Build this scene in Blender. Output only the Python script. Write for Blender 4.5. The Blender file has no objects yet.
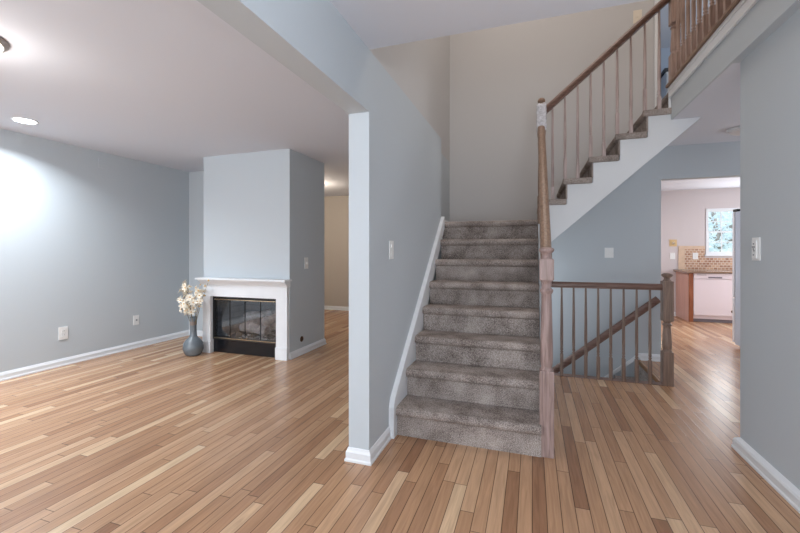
import bpy, bmesh, math, random
from mathutils import Vector, Matrix
random.seed(7)
C = bpy.context.scene.collection
S = bpy.context.scene
PI = math.pi

# ------------------------------------------------------------------ camera
cd = bpy.data.cameras.new('camera'); cam = bpy.data.objects.new('camera', cd); C.objects.link(cam)
FPX = 393.135
cd.sensor_width = 36.0; cd.sensor_fit = 'HORIZONTAL'; cd.lens = FPX * 36.0 / 800.0
cd.shift_y = -(266.5 - 251.614) / 800.0
cam.location = (0, 0, 1.25)
cam.rotation_euler = (PI/2, 0, math.atan(132.249 / FPX))
cd.clip_start = 0.05
S.camera = cam

# ------------------------------------------------------------------ world, lights, exposure
S.view_settings.view_transform = 'Standard'
S.view_settings.look = 'None'
S.view_settings.gamma = 1.0
S.view_settings.use_curve_mapping = False
S.view_settings.exposure = 0.10
w = bpy.data.worlds.new('world'); S.world = w; w.use_nodes = True
bgn = w.node_tree.nodes['Background']; bgn.inputs[0].default_value = (.80, .90, 1.0, 1); bgn.inputs[1].default_value = 1.5

def area(name, loc, rot, sx, sy, power, col=(1, 1, 1), spread=PI):
    l = bpy.data.lights.new(name, 'AREA'); l.shape = 'RECTANGLE'; l.size = sx; l.size_y = sy
    l.energy = power; l.color = col; l.spread = spread
    o = bpy.data.objects.new(name, l); C.objects.link(o); o.location = loc; o.rotation_euler = rot
    return o
def point(name, loc, power, col=(1, 1, 1), r=.08):
    l = bpy.data.lights.new(name, 'POINT'); l.energy = power; l.color = col; l.shadow_soft_size = r
    o = bpy.data.objects.new(name, l); C.objects.link(o); o.location = loc; return o
su = bpy.data.lights.new('sun', 'SUN'); su.energy = 3.5; su.angle = .02; su.color = (1, .97, .93)
suo = bpy.data.objects.new('sun', su); C.objects.link(suo); suo.rotation_euler = Vector((-.55, .30, -.78)).to_track_quat('-Z', 'Y').to_euler()
DAY = (.90, .945, 1.0); ZC_ = 2.442
# daylight entering at the entry door / sidelights and the front windows behind the camera
area('daylight_entry', (.45, -1.55, 1.15), (PI*.58, 0, .30), 1.3, 1.6, 25, DAY, 2.3)
area('entry_fill', (.45, -.05, 1.72), (PI, 0, 0), .35, .35, 30, (.92, .95, 1.0))  # unseen upward light added to brighten the header and foyer ceiling
area('daylight_front_window', (-3.3, -1.55, 1.4), (PI/2, 0, .12), 2.4, 1.5, 62, (.93, .955, 1.0))
area('daylight_kitchen_window', (3.50, 8.90, 1.62), (-PI/2, 0, 0), .68, .84, 11, (.95, .97, 1.0))
area('hall_side_fill', (4.55, 4.3, 1.5), (0, PI/2, 0), 1.3, 1.2, 32, (.95, .95, 1.0))  # added light from the right for hall and kitchen; that wall has no window
area('kitchen_side_fill', (4.55, 7.6, 1.2), (0, PI/2, 0), 1.6, 1.6, 50, (.96, .96, 1))  # added light lifting the kitchen from the side; no door is built there
area('kitchen_top_fill', (.9, 7.2, ZC_-.02), (0, 0, 0), .6, .6, 46, (.97, .96, 1))  # light without a fixture, added out of view to brighten the kitchen
point('basement_lamp', (-.45, 4.75, .75), 13, (.92, .96, 1), .12)
area('daylight_upstairs_window', (4.6, 6.8, 4.2), (0, PI/2, 0), 1.2, 1.2, 45, DAY)
area('daylight_family_window', (-5.9, 6.3, 1.4), (0, -PI/2, 0), 1.2, 1.2, 10, (1, .95, .88))

# ------------------------------------------------------------------ materials
def lin(r, g, b):
    f = lambda v: ((v/255) / 12.92) if v <= 10 else (((v/255) + .055) / 1.055) ** 2.4
    return (f(r), f(g), f(b), 1)
def mat(name, col, rough=.5, metal=0, spec=.5, noise=0, nscale=20, bump=0, bscale=300, coat=0):
    m = bpy.data.materials.new(name); m.use_nodes = True
    n = m.node_tree.nodes; L = m.node_tree.links; b = n['Principled BSDF']
    b.inputs['Base Color'].default_value = col; b.inputs['Roughness'].default_value = rough
    b.inputs['Metallic'].default_value = metal; b.inputs['Specular IOR Level'].default_value = spec
    b.inputs['Coat Weight'].default_value = coat
    tc = n.new('ShaderNodeTexCoord')
    if noise:
        t = n.new('ShaderNodeTexNoise'); t.inputs['Scale'].default_value = nscale; t.inputs['Detail'].default_value = 5
        L.new(tc.outputs['Object'], t.inputs['Vector'])
        r = n.new('ShaderNodeValToRGB')
        r.color_ramp.elements[0].position = .3; r.color_ramp.elements[1].position = .7
        r.color_ramp.elements[0].color = tuple(c*(1-noise) for c in col[:3]) + (1,)
        r.color_ramp.elements[1].color = tuple(min(1, c*(1+noise)) for c in col[:3]) + (1,)
        L.new(t.outputs['Fac'], r.inputs['Fac']); L.new(r.outputs['Color'], b.inputs['Base Color'])
    if bump:
        t = n.new('ShaderNodeTexNoise'); t.inputs['Scale'].default_value = bscale; t.inputs['Detail'].default_value = 3
        L.new(tc.outputs['Object'], t.inputs['Vector'])
        bp = n.new('ShaderNodeBump'); bp.inputs['Strength'].default_value = bump; bp.inputs['Distance'].default_value = .004
        L.new(t.outputs['Fac'], bp.inputs['Height']); L.new(bp.outputs['Normal'], b.inputs['Normal'])
    return m
def emis(name, col, st):
    m = bpy.data.materials.new(name); m.use_nodes = True; n = m.node_tree.nodes; L = m.node_tree.links
    b = n['Principled BSDF']; b.inputs['Base Color'].default_value = col
    b.inputs['Emission Color'].default_value = col; b.inputs['Emission Strength'].default_value = st
    return m

def math_node(n, L, op, a, b=None):
    k = n.new('ShaderNodeMath'); k.operation = op
    for i, v in enumerate((a, b)):
        if v is None: continue
        if isinstance(v, (int, float)): k.inputs[i].default_value = v
        else: L.new(v, k.inputs[i])
    return k.outputs[0]

def floor_mat():
    m = bpy.data.materials.new('oak_strip_floor'); m.use_nodes = True
    n = m.node_tree.nodes; L = m.node_tree.links; b = n['Principled BSDF']
    tc = n.new('ShaderNodeTexCoord'); sp = n.new('ShaderNodeSeparateXYZ'); L.new(tc.outputs['Object'], sp.inputs[0])
    W, LEN = .066, .95
    u = math_node(n, L, 'DIVIDE', sp.outputs['X'], W); ui = math_node(n, L, 'FLOOR', u); uf = math_node(n, L, 'FRACT', u)
    wn = n.new('ShaderNodeTexWhiteNoise'); wn.noise_dimensions = '1D'; L.new(ui, wn.inputs['W'])
    v0 = math_node(n, L, 'DIVIDE', sp.outputs['Y'], LEN)
    v = math_node(n, L, 'ADD', v0, math_node(n, L, 'MULTIPLY', wn.outputs['Value'], 7.3))
    vi = math_node(n, L, 'FLOOR', v); vf = math_node(n, L, 'FRACT', v)
    cb = n.new('ShaderNodeCombineXYZ'); L.new(ui, cb.inputs[0]); L.new(vi, cb.inputs[1])
    w2 = n.new('ShaderNodeTexWhiteNoise'); w2.noise_dimensions = '2D'; L.new(cb.outputs[0], w2.inputs['Vector'])
    r = n.new('ShaderNodeValToRGB'); e = r.color_ramp.elements
    cols = [(0, (150, 110, 82)), (.12, (168, 127, 96)), (.4, (180, 140, 107)), (.74, (190, 150, 117)), (.9, (202, 166, 132)), (1, (216, 186, 152))]
    e[0].position, e[0].color = 0, lin(*cols[0][1]); e[1].position, e[1].color = 1, lin(*cols[-1][1])
    for p, c in cols[1:-1]:
        q = e.new(p); q.color = lin(*c)
    L.new(w2.outputs['Value'], r.inputs['Fac'])
    # grain, stretched along the boards and shifted from board to board
    gv = n.new('ShaderNodeCombineXYZ')
    L.new(math_node(n, L, 'MULTIPLY', sp.outputs['X'], 60), gv.inputs[0])
    L.new(math_node(n, L, 'MULTIPLY', sp.outputs['Y'], 3.5), gv.inputs[1])
    L.new(math_node(n, L, 'MULTIPLY', w2.outputs['Value'], 40), gv.inputs[2])
    g = n.new('ShaderNodeTexNoise'); g.inputs['Scale'].default_value = 1; g.inputs['Detail'].default_value = 4; g.inputs['Distortion'].default_value = .8
    L.new(gv.outputs[0], g.inputs['Vector'])
    gm = n.new('ShaderNodeMapRange'); gm.inputs['From Min'].default_value = .3; gm.inputs['From Max'].default_value = .7
    gm.inputs['To Min'].default_value = .80; gm.inputs['To Max'].default_value = 1.10
    L.new(g.outputs['Fac'], gm.inputs['Value'])
    mx = n.new('ShaderNodeMix'); mx.data_type = 'RGBA'; mx.blend_type = 'MULTIPLY'; mx.inputs['Factor'].default_value = 1
    L.new(r.outputs['Color'], mx.inputs['A']); L.new(gm.outputs['Result'], mx.inputs['B'])
    du = math_node(n, L, 'MULTIPLY', math_node(n, L, 'MINIMUM', uf, math_node(n, L, 'SUBTRACT', 1, uf)), W)
    dv = math_node(n, L, 'MULTIPLY', math_node(n, L, 'MINIMUM', vf, math_node(n, L, 'SUBTRACT', 1, vf)), LEN)
    d = math_node(n, L, 'MINIMUM', du, dv)
    gap = n.new('ShaderNodeMapRange'); gap.inputs['From Min'].default_value = .0009; gap.inputs['From Max'].default_value = .0026
    gap.inputs['To Min'].default_value = .22; gap.inputs['To Max'].default_value = 1; L.new(d, gap.inputs['Value'])
    m2 = n.new('ShaderNodeMix'); m2.data_type = 'RGBA'; m2.blend_type = 'MULTIPLY'; m2.inputs['Factor'].default_value = 1
    L.new(mx.outputs['Result'], m2.inputs['A']); L.new(gap.outputs['Result'], m2.inputs['B'])
    L.new(m2.outputs['Result'], b.inputs['Base Color'])
    b.inputs['Roughness'].default_value = .27
    b.inputs['Specular IOR Level'].default_value = .5
    bp = n.new('ShaderNodeBump'); bp.inputs['Strength'].default_value = .25; bp.inputs['Distance'].default_value = .001
    L.new(gap.outputs['Result'], bp.inputs['Height']); L.new(bp.outputs['Normal'], b.inputs['Normal'])
    return m

def wood_mat(name, c1, c2, rough=.4, axis='Z', scale=1.0):
    m = bpy.data.materials.new(name); m.use_nodes = True
    n = m.node_tree.nodes; L = m.node_tree.links; b = n['Principled BSDF']
    tc = n.new('ShaderNodeTexCoord'); mp = n.new('ShaderNodeMapping')
    s = [70*scale]*3; s['XYZ'.index(axis)] = 5*scale; mp.inputs['Scale'].default_value = s
    L.new(tc.outputs['Object'], mp.inputs['Vector'])
    t = n.new('ShaderNodeTexNoise'); t.inputs['Scale'].default_value = 1; t.inputs['Detail'].default_value = 5; t.inputs['Distortion'].default_value = .5
    L.new(mp.outputs[0], t.inputs['Vector'])
    r = n.new('ShaderNodeValToRGB'); e = r.color_ramp.elements
    e[0].position = .32; e[1].position = .68; e[0].color = c1; e[1].color = c2
    L.new(t.outputs['Fac'], r.inputs['Fac']); L.new(r.outputs['Color'], b.inputs['Base Color'])
    b.inputs['Roughness'].default_value = rough
    return m

def carpet_mat():
    m = bpy.data.materials.new('carpet_pile'); m.use_nodes = True
    n = m.node_tree.nodes; L = m.node_tree.links; b = n['Principled BSDF']
    tc = n.new('ShaderNodeTexCoord')
    t = n.new('ShaderNodeTexNoise'); t.inputs['Scale'].default_value = 170; t.inputs['Detail'].default_value = 3
    t2 = n.new('ShaderNodeTexNoise'); t2.inputs['Scale'].default_value = 7; t2.inputs['Detail'].default_value = 5
    for x in (t, t2): L.new(tc.outputs['Object'], x.inputs['Vector'])
    s = math_node(n, L, 'ADD', math_node(n, L, 'MULTIPLY', t.outputs['Fac'], .62), math_node(n, L, 'MULTIPLY', t2.outputs['Fac'], .38))
    r = n.new('ShaderNodeValToRGB'); e = r.color_ramp.elements
    e[0].position = .36; e[1].position = .64; e[0].color = lin(94, 83, 78); e[1].color = lin(192, 181, 174)
    L.new(s, r.inputs['Fac']); L.new(r.outputs['Color'], b.inputs['Base Color'])
    b.inputs['Roughness'].default_value = .95; b.inputs['Specular IOR Level'].default_value = .1
    bp = n.new('ShaderNodeBump'); bp.inputs['Strength'].default_value = .8; bp.inputs['Distance'].default_value = .006
    L.new(t.outputs['Fac'], bp.inputs['Height']); L.new(bp.outputs['Normal'], b.inputs['Normal'])
    return m

def tile_mat():
    m = bpy.data.materials.new('mosaic_tile'); m.use_nodes = True
    n = m.node_tree.nodes; L = m.node_tree.links; b = n['Principled BSDF']
    tc = n.new('ShaderNodeTexCoord'); sp = n.new('ShaderNodeSeparateXYZ'); L.new(tc.outputs['Object'], sp.inputs[0])
    cb = n.new('ShaderNodeCombineXYZ'); L.new(sp.outputs['X'], cb.inputs[0]); L.new(sp.outputs['Z'], cb.inputs[1])
    t = n.new('ShaderNodeTexBrick'); t.offset = 0.5
    t.inputs['Color1'].default_value = lin(150, 106, 80); t.inputs['Color2'].default_value = lin(196, 160, 132)
    t.inputs['Mortar'].default_value = lin(212, 200, 186); t.inputs['Scale'].default_value = 1
    t.inputs['Mortar Size'].default_value = .004; t.inputs['Brick Width'].default_value = .06; t.inputs['Row Height'].default_value = .045
    L.new(cb.outputs[0], t.inputs['Vector']); L.new(t.outputs['Color'], b.inputs['Base Color'])
    b.inputs['Roughness'].default_value = .35
    return m

def firebrick_mat():
    m = bpy.data.materials.new('firebox_brick'); m.use_nodes = True
    n = m.node_tree.nodes; L = m.node_tree.links; b = n['Principled BSDF']
    tc = n.new('ShaderNodeTexCoord'); sp = n.new('ShaderNodeSeparateXYZ'); L.new(tc.outputs['Object'], sp.inputs[0])
    cb = n.new('ShaderNodeCombineXYZ')
    L.new(math_node(n, L, 'ADD', sp.outputs['X'], sp.outputs['Y']), cb.inputs[0]); L.new(sp.outputs['Z'], cb.inputs[1])
    t = n.new('ShaderNodeTexBrick')
    t.inputs['Color1'].default_value = lin(96, 95, 99); t.inputs['Color2'].default_value = lin(104, 103, 107)
    t.inputs['Mortar'].default_value = lin(82, 81, 84); t.inputs['Scale'].default_value = 1
    t.inputs['Mortar Size'].default_value = .006; t.inputs['Brick Width'].default_value = .22; t.inputs['Row Height'].default_value = .075
    L.new(cb.outputs[0], t.inputs['Vector']); L.new(t.outputs['Color'], b.inputs['Base Color'])
    b.inputs['Roughness'].default_value = .8
    return m

def glass_mat(name, tint=(.9, .93, .95, 1), gl=.10, rough=.0):
    m = bpy.data.materials.new(name); m.use_nodes = True
    n = m.node_tree.nodes; L = m.node_tree.links; n.remove(n['Principled BSDF'])
    tr = n.new('ShaderNodeBsdfTransparent'); tr.inputs[0].default_value = tint
    gs = n.new('ShaderNodeBsdfGlossy'); gs.inputs['Roughness'].default_value = rough
    mx = n.new('ShaderNodeMixShader'); mx.inputs[0].default_value = gl
    L.new(tr.outputs[0], mx.inputs[1]); L.new(gs.outputs[0], mx.inputs[2])
    L.new(mx.outputs[0], n['Material Output'].inputs['Surface'])
    return m

M = dict(
    floor=floor_mat(), carpet=carpet_mat(), tile=tile_mat(), firebrick=firebrick_mat(),
    wall=mat('wall_paint', lin(190, 197, 202), .75, spec=.3, bump=.03, bscale=180),
    upper=mat('upper_wall_paint', lin(195, 194, 194), .75, spec=.3),
    kitchen_wall=mat('kitchen_wall_paint', lin(200, 192, 192), .75, spec=.3),
    beige=mat('beige_wall_paint', lin(186, 178, 168), .75, spec=.3),
    ceil=mat('ceiling_paint', lin(212, 215, 223), .9, spec=.2),
    trim=mat('white_trim', lin(226, 229, 232), .4),
    mantel=mat('mantel_white', lin(228, 230, 233), .4, noise=.03, nscale=6),
    oak=wood_mat('oak_pickled', lin(128, 106, 100), lin(172, 148, 142), .45),
    oakx=wood_mat('oak_rail_brown', lin(98, 72, 62), lin(132, 102, 90), .35, 'X'),
    oaky=wood_mat('oak_rail_worn', lin(118, 93, 76), lin(152, 124, 104), .4, 'Y'),
    oakb=wood_mat('oak_balcony', lin(150, 126, 114), lin(184, 158, 146), .4),
    oakh=wood_mat('oak_hall', lin(112, 92, 80), lin(150, 126, 112), .4),
    oaku=wood_mat('oak_upper', lin(158, 140, 136), lin(198, 180, 176), .45),
    plastic=mat('white_plastic', lin(232, 233, 232), .35),
    cream=mat('cream_plastic', lin(226, 216, 200), .4),
    tan=mat('tan_plastic', lin(206, 178, 130), .4),
    greyp=mat('grey_plastic', lin(120, 122, 124), .4),
    black=mat('black_metal', lin(22, 22, 25), .35),
    blackp=mat('black_enamel', lin(18, 19, 24), .25),
    brass=mat('brass', lin(226, 204, 172), .25, metal=1),
    bronze=mat('bronze', lin(92, 70, 52), .35, metal=1),
    chrome=mat('steel', lin(170, 172, 176), .25, metal=1),
    doorglass=glass_mat('fire_door_glass', (.84, .88, .92, 1), .09, .02),
    pane=glass_mat('window_pane_glass', (.96, .98, 1, 1), .04),
    wrap=None,
    vase=mat('vase_glaze', lin(104, 112, 118), .22, noise=.18, nscale=9, coat=.4),
    band=mat('vase_band', lin(118, 104, 98), .35, noise=.15, nscale=14),
    petal=mat('petal', lin(238, 230, 214), .7, noise=.06, nscale=30),
    petalc=mat('petal_centre', lin(214, 172, 112), .7),
    stem=mat('stem', lin(124, 112, 84), .7),
    bud=mat('bud', lin(206, 190, 150), .7),
    log=mat('log_ceramic', lin(168, 154, 146), .9, noise=.4, nscale=16, bump=.6, bscale=40),
    ash=mat('ember_bed', lin(190, 182, 176), .95, noise=.4, nscale=60, bump=.8, bscale=90),
    cabinet=wood_mat('cherry_cabinet', lin(128, 72, 46), lin(160, 98, 66), .35),
    cabpanel=wood_mat('cabinet_side_panel', lin(190, 146, 132), lin(206, 164, 150), .35, 'Z', .3),
    granite=mat('granite', lin(140, 116, 98), .2, noise=.45, nscale=90),
    dish=mat('dishwasher_white', lin(228, 216, 220), .3),
    toe=mat('toe_kick', lin(120, 112, 120), .5),
    fridge=mat('fridge_steel', lin(186, 200, 216), .35, metal=.05),
    fridgew=mat('fridge_door_edge', lin(226, 230, 236), .35),
    ground=mat('lawn', lin(190, 204, 180), .9, noise=.2, nscale=4),
    leaf=mat('tree_leaf', lin(222, 234, 232), .8, noise=.08, nscale=3),
    bark=mat('bark', lin(170, 160, 152), .9),
    lampglass=emis('frosted_lamp_glass', (1, .96, .90, 1), 5.0),
    canlens=emis('recessed_lamp_lens', (.95, .98, 1, 1), 12.0),
    offglass=mat('frosted_glass_off', lin(225, 222, 222), .35),
    darkframe=mat('dark_frame', lin(52, 54, 60), .5),
    bluepaint=mat('blue_bedroom_paint', lin(176, 188, 204), .8),
)
def wrap_mat():
    m = bpy.data.materials.new('plastic_film'); m.use_nodes = True
    n = m.node_tree.nodes; L = m.node_tree.links; b = n['Principled BSDF']
    b.inputs['Base Color'].default_value = lin(236, 236, 242); b.inputs['Roughness'].default_value = .25
    tr = n.new('ShaderNodeBsdfTransparent'); mx = n.new('ShaderNodeMixShader')
    tc = n.new('ShaderNodeTexCoord'); t = n.new('ShaderNodeTexNoise'); t.inputs['Scale'].default_value = 25; t.inputs['Distortion'].default_value = 2
    L.new(tc.outputs['Object'], t.inputs['Vector'])
    mr = n.new('ShaderNodeMapRange'); mr.inputs['From Min'].default_value = .3; mr.inputs['From Max'].default_value = .7
    mr.inputs['To Min'].default_value = .6; mr.inputs['To Max'].default_value = .95
    L.new(t.outputs['Fac'], mr.inputs['Value']); L.new(mr.outputs['Result'], mx.inputs[0])
    L.new(tr.outputs[0], mx.inputs[1]); L.new(b.outputs[0], mx.inputs[2])
    L.new(mx.outputs[0], n['Material Output'].inputs['Surface'])
    return m
M['wrap'] = wrap_mat()
def leaf_mat():
    m = mat('tree_leaf_thin', lin(232, 240, 244), .8, noise=.06, nscale=3); n = m.node_tree.nodes; L = m.node_tree.links
    t = n.new('ShaderNodeBsdfTranslucent'); t.inputs[0].default_value = lin(230, 240, 244); mx = n.new('ShaderNodeMixShader')
    L.new(n['Principled BSDF'].outputs[0], mx.inputs[1]); L.new(t.outputs[0], mx.inputs[2]); L.new(mx.outputs[0], n['Material Output'].inputs['Surface'])
    return m
M['leaf'] = leaf_mat()

# ------------------------------------------------------------------ mesh helpers
class MB:
    def __init__(s): s.bm = bmesh.new()
    def poly(s, vs, fs, smooth=False):
        v = [s.bm.verts.new(p) for p in vs]
        for f in fs:
            try:
                q = s.bm.faces.new([v[i] for i in f]); q.smooth = smooth
            except ValueError: pass
        return v
    def box(s, x0, x1, y0, y1, z0, z1, bev=0):
        if x0 > x1: x0, x1 = x1, x0
        if y0 > y1: y0, y1 = y1, y0
        if z0 > z1: z0, z1 = z1, z0
        v = s.poly([(x0,y0,z0),(x1,y0,z0),(x1,y1,z0),(x0,y1,z0),(x0,y0,z1),(x1,y0,z1),(x1,y1,z1),(x0,y1,z1)],
                   [(0,3,2,1),(4,5,6,7),(0,1,5,4),(1,2,6,5),(2,3,7,6),(3,0,4,7)])
        if bev:
            es = list({e for q in v for e in q.link_edges})
            bmesh.ops.bevel(s.bm, geom=es, offset=bev, segments=2, profile=.7, affect='EDGES')
        return s
    def lathe(s, prof, cx=0, cy=0, n=20, cap=True):   # prof: (r, z)
        rings = []
        for r, z in prof:
            rings.append([s.bm.verts.new((cx + r*math.cos(2*PI*i/n), cy + r*math.sin(2*PI*i/n), z)) for i in range(n)])
        for a, b in zip(rings, rings[1:]):
            for i in range(n):
                f = s.bm.faces.new((a[i], a[(i+1) % n], b[(i+1) % n], b[i])); f.smooth = True
        if cap:
            s.bm.faces.new(rings[0][::-1]); s.bm.faces.new(rings[-1])
        return s
    def prism(s, pts, axis, a, b, smooth=False):      # polygon extruded along an axis
        k = 'XYZ'.index(axis)
        def P(p, h):
            q = [p[0], p[1]]; q.insert(k, h); return tuple(q)
        n = len(pts)
        vs = [P(p, a) for p in pts] + [P(p, b) for p in pts]
        fs = [tuple(range(n)), tuple(range(2*n-1, n-1, -1))]
        v = s.poly(vs, fs)
        for i in range(n):
            f = s.bm.faces.new((v[i], v[n+i], v[n+(i+1) % n], v[(i+1) % n])); f.smooth = smooth
        return s
    def tube(s, pts, r, n=8):
        pts = [Vector(p) for p in pts]; rr = r if isinstance(r, (list, tuple)) else [r]*len(pts)
        rings = []
        for i, p in enumerate(pts):
            d = (pts[min(i+1, len(pts)-1)] - pts[max(i-1, 0)]).normalized()
            up = Vector((0, 0, 1)) if abs(d.z) < .9 else Vector((1, 0, 0))
            u = d.cross(up).normalized(); v = d.cross(u)
            rings.append([s.bm.verts.new(p + rr[i]*(u*math.cos(2*PI*k/n) + v*math.sin(2*PI*k/n))) for k in range(n)])
        for a, b in zip(rings, rings[1:]):
            for k in range(n):
                f = s.bm.faces.new((a[k], a[(k+1) % n], b[(k+1) % n], b[k])); f.smooth = True
        s.bm.faces.new(rings[0][::-1]); s.bm.faces.new(rings[-1])
        return s
    def sweep(s, prof, p0, p1, up=Vector((0, 0, 1))):  # profile (side, up) swept from p0 to p1
        p0, p1 = Vector(p0), Vector(p1); d = (p1-p0).normalized(); sd = d.cross(up).normalized(); u = sd.cross(d).normalized()
        n = len(prof)
        vs = [p0 + sd*a + u*b for a, b in prof] + [p1 + sd*a + u*b for a, b in prof]
        v = s.poly(vs, [tuple(range(n)), tuple(range(2*n-1, n-1, -1))])
        for i in range(n):
            s.bm.faces.new((v[i], v[n+i], v[n+(i+1) % n], v[(i+1) % n]))
        return s
    def blob(s, c, r, sub=2, jit=0, sc=(1, 1, 1)):
        t = bmesh.ops.create_icosphere(s.bm, subdivisions=sub, radius=r)
        for v in t['verts']:
            k = 1 + random.uniform(-jit, jit)
            v.co = Vector((v.co.x*sc[0]*k + c[0], v.co.y*sc[1]*k + c[1], v.co.z*sc[2]*k + c[2]))
        for f in {f for v in t['verts'] for f in v.link_faces}: f.smooth = True
        return s
    def rect_frame(s, axis, h0, h1, a0, a1, b0, b1, t, bt=None):
        """picture-frame shaped solid; axis = thickness axis, (a, b) the plane"""
        bt = bt or t
        for (p0, p1, q0, q1) in ((a0, a1, b0, b0+bt), (a0, a1, b1-bt, b1), (a0, a0+t, b0+bt, b1-bt), (a1-t, a1, b0+bt, b1-bt)):
            if axis == 'Y': s.box(p0, p1, h0, h1, q0, q1)
            elif axis == 'X': s.box(h0, h1, p0, p1, q0, q1)
            else: s.box(p0, p1, q0, q1, h0, h1)
        return s

ORG = {}
def org(o): return ORG.get(o.name, Vector((0, 0, 0))) if o else Vector((0, 0, 0))
def obj(name, mb, m, parent=None):
    bmesh.ops.recalc_face_normals(mb.bm, faces=mb.bm.faces[:])
    me = bpy.data.meshes.new(name); mb.bm.to_mesh(me); mb.bm.free()
    for k in (m if isinstance(m, list) else [m]): me.materials.append(k)
    o = bpy.data.objects.new(name, me); C.objects.link(o)
    if parent:
        g = org(parent); me.transform(Matrix.Translation(-g)); o.parent = parent; ORG[o.name] = g
    return o
def top(name, mb, m, origin):                # a thing that is a single mesh, its origin at its base
    o = obj(name, mb, m); g = Vector(origin); o.data.transform(Matrix.Translation(-g)); o.location = g; ORG[o.name] = g
    return o
def tag(o, label, cat, group=None):
    o['label'] = label; o['category'] = cat
    if group: o['group'] = group
    return o
def thing(name, label, cat, loc=(0, 0, 0), group=None):
    o = bpy.data.objects.new(name, None); C.objects.link(o); o.location = loc; o.empty_display_size = .1
    ORG[o.name] = Vector(loc)
    return tag(o, label, cat, group)
def struct(name, mb, m):
    o = obj(name, mb, m); o['kind'] = 'structure'; return o
def dup_child(o, parent, off):               # copy of a part, with its sub-parts, shifted within the same thing
    c = o.copy(); C.objects.link(c); c.parent = parent; c.location = o.location + Vector(off); ORG[c.name] = org(o)
    for g in o.children:
        d = g.copy(); C.objects.link(d); d.parent = c
    return c

# ------------------------------------------------------------------ the setting
ZC, ZF, ZT = 2.442, 2.744, 5.25        # lower ceiling, upper floor, upper ceiling
XL, XR = -4.879, 1.243
XS0, XS1 = -1.043, -.911               # stair wall
YB = 5.184                             # back wall of hall and stairwell
XW0, XW1, YW0 = -.89, 1.165, 4.32      # well of the basement stairs
FY0, FY1 = -1.7, 9.1

f = MB()
f.box(-6.3, 4.8, FY0, YW0, -.25, 0).box(-6.3, XW0, YW0, YB, -.25, 0).box(XW1, 4.8, YW0, YB, -.25, 0).box(XW1, 4.8, YB, FY1, -.25, 0).box(-6.3, XW1, YB+.06, FY1, -.25, 0).box(-6.3, XS0-.13, YB, YB+.06, -.25, 0)
struct('floor', f, M['floor'])
struct('trim_1', MB().box(.13, XW1+.02, YW0-.06, YW0+.025, -.03, .004, .003), M['oakx'])   # nosing along the edge of the well

c = MB().box(-6.3, XS0, FY0, 2.03, ZC, ZC+.25).box(-6.3, XS0-.13, 2.03, FY1, ZC, ZC+.25)
struct('ceiling_1', c, M['ceil'])
struct('ceiling_2', MB().box(XS0, 4.8, FY0, 2.141, ZC, ZF-.002), M['ceil'])
struct('ceiling_3', MB().box(1.203, 4.8, 3.034, 4.149, ZC, ZF-.002).box(XR+.001, 4.8, 2.141, 3.034, ZC, ZF-.002), M['ceil'])
struct('ceiling_5', MB().box(1.4215, 4.8, 4.149, YB+.11, ZC, ZF-.002), M['ceil'])
struct('ceiling_6', MB().box(XS0, 4.8, YB+.11, FY1, ZC, ZF-.002), M['ceil'])
struct('ceiling_4', MB().box(-1.3, 4.8, 2.0, FY1, ZT, ZT+.1), M['ceil'])

# living room
struct('wall_left', MB().box(XL-.12, XL, FY0, 4.70, 0, ZC), M['wall'])
struct('wall_alcove', MB().box(XL, -3.925, 4.58, 4.70, 0, ZC), M['wall'])
XC0, XC1, YC0, YC1 = -3.925, -2.662, 3.905, 4.71
FX0, FX1, FZ = -3.77, -2.815, .70      # firebox opening
ch = MB().box(XC0, FX0, YC0, YC1, 0, ZC).box(FX1, XC1, YC0, YC1, 0, ZC).box(FX0, FX1, YC0, YC1, FZ, ZC).box(FX0, FX1, YC0+.55, YC1, 0, FZ)
struct('wall_chimney', ch, M['wall'])
struct('wall_family_back', MB().box(-6.3, XS0, 7.56, 7.68, 0, ZC), M['beige'])
struct('wall_family_left', MB().box(-6.3, -6.18, 4.70, 7.56, 0, ZC), M['beige'])
struct('wall_family_front', MB().box(-6.18, XL-.12, 4.58, 4.70, 0, ZC), M['beige'])
# wall beside the stair, with the header over the wide opening
sw = MB().box(XS0, XS1, 2.137, 4.075, 0, ZC).box(XS0, XS1, FY0, 2.137, 2.074, ZC)
struct('wall_stair', sw, M['wall'])
struct('wall_stair_landing', MB().box(XS0-.13, XS0-.002, 4.075, YB, 0, ZC), M['wall'])
struct('wall_upper_landing', MB().box(XS0-.13, XS0-.002, 4.075, YB, ZC, ZT), M['upper'])
struct('wall_upper_left', MB().box(XS0-.13, XS0-.002, 2.03, 4.075, ZC, ZT), M['upper'])
struct('wall_upper_front', MB().box(XS0, 4.8, 2.03, 2.141, ZF, ZT), M['upper'])
# back wall (hall below, stairwell above)
XK, ZK = 1.388, 2.072                  # kitchen opening
lb = MB().prism([(XS0-.13, 1.34), (.09, 1.34), (.177, 1.425), (1.33, ZC), (XS0-.13, ZC)], 'Y', YB, YB+.11)
struct('wall_landing_back', lb, M['upper'])
bw = MB().prism([(XS0-.13, -2.6), (XK, -2.6), (XK, ZC), (1.33, ZC), (.177, 1.425), (.09, 1.34), (XS0-.13, 1.34)], 'Y', YB, YB+.11).box(XK, 2.36, YB, YB+.11, ZK, ZC).box(2.36, 4.8, YB, YB+.11, 0, ZC)
struct('wall_back', bw, M['wall'])
XU = 1.372                             # upstairs opening
ub = MB().box(XS0-.13, XU, YB, YB+.11, ZC, ZT).box(XU, 2.25, YB, YB+.11, ZF+2.05, ZT).box(2.25, 4.8, YB, YB+.11, ZF, ZT)
struct('wall_upper_back', ub, M['upper'])
struct('trim_2', MB().box(1.322, XU+.004, YB-.018, YB+.12, ZF, ZF+2.11, .004).box(1.322, 2.30, YB-.018, YB, ZF+2.05, ZF+2.12, .004).box(2.246, 2.30, YB-.018, YB+.12, ZF, ZF+2.11, .004), M['trim'])
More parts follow.
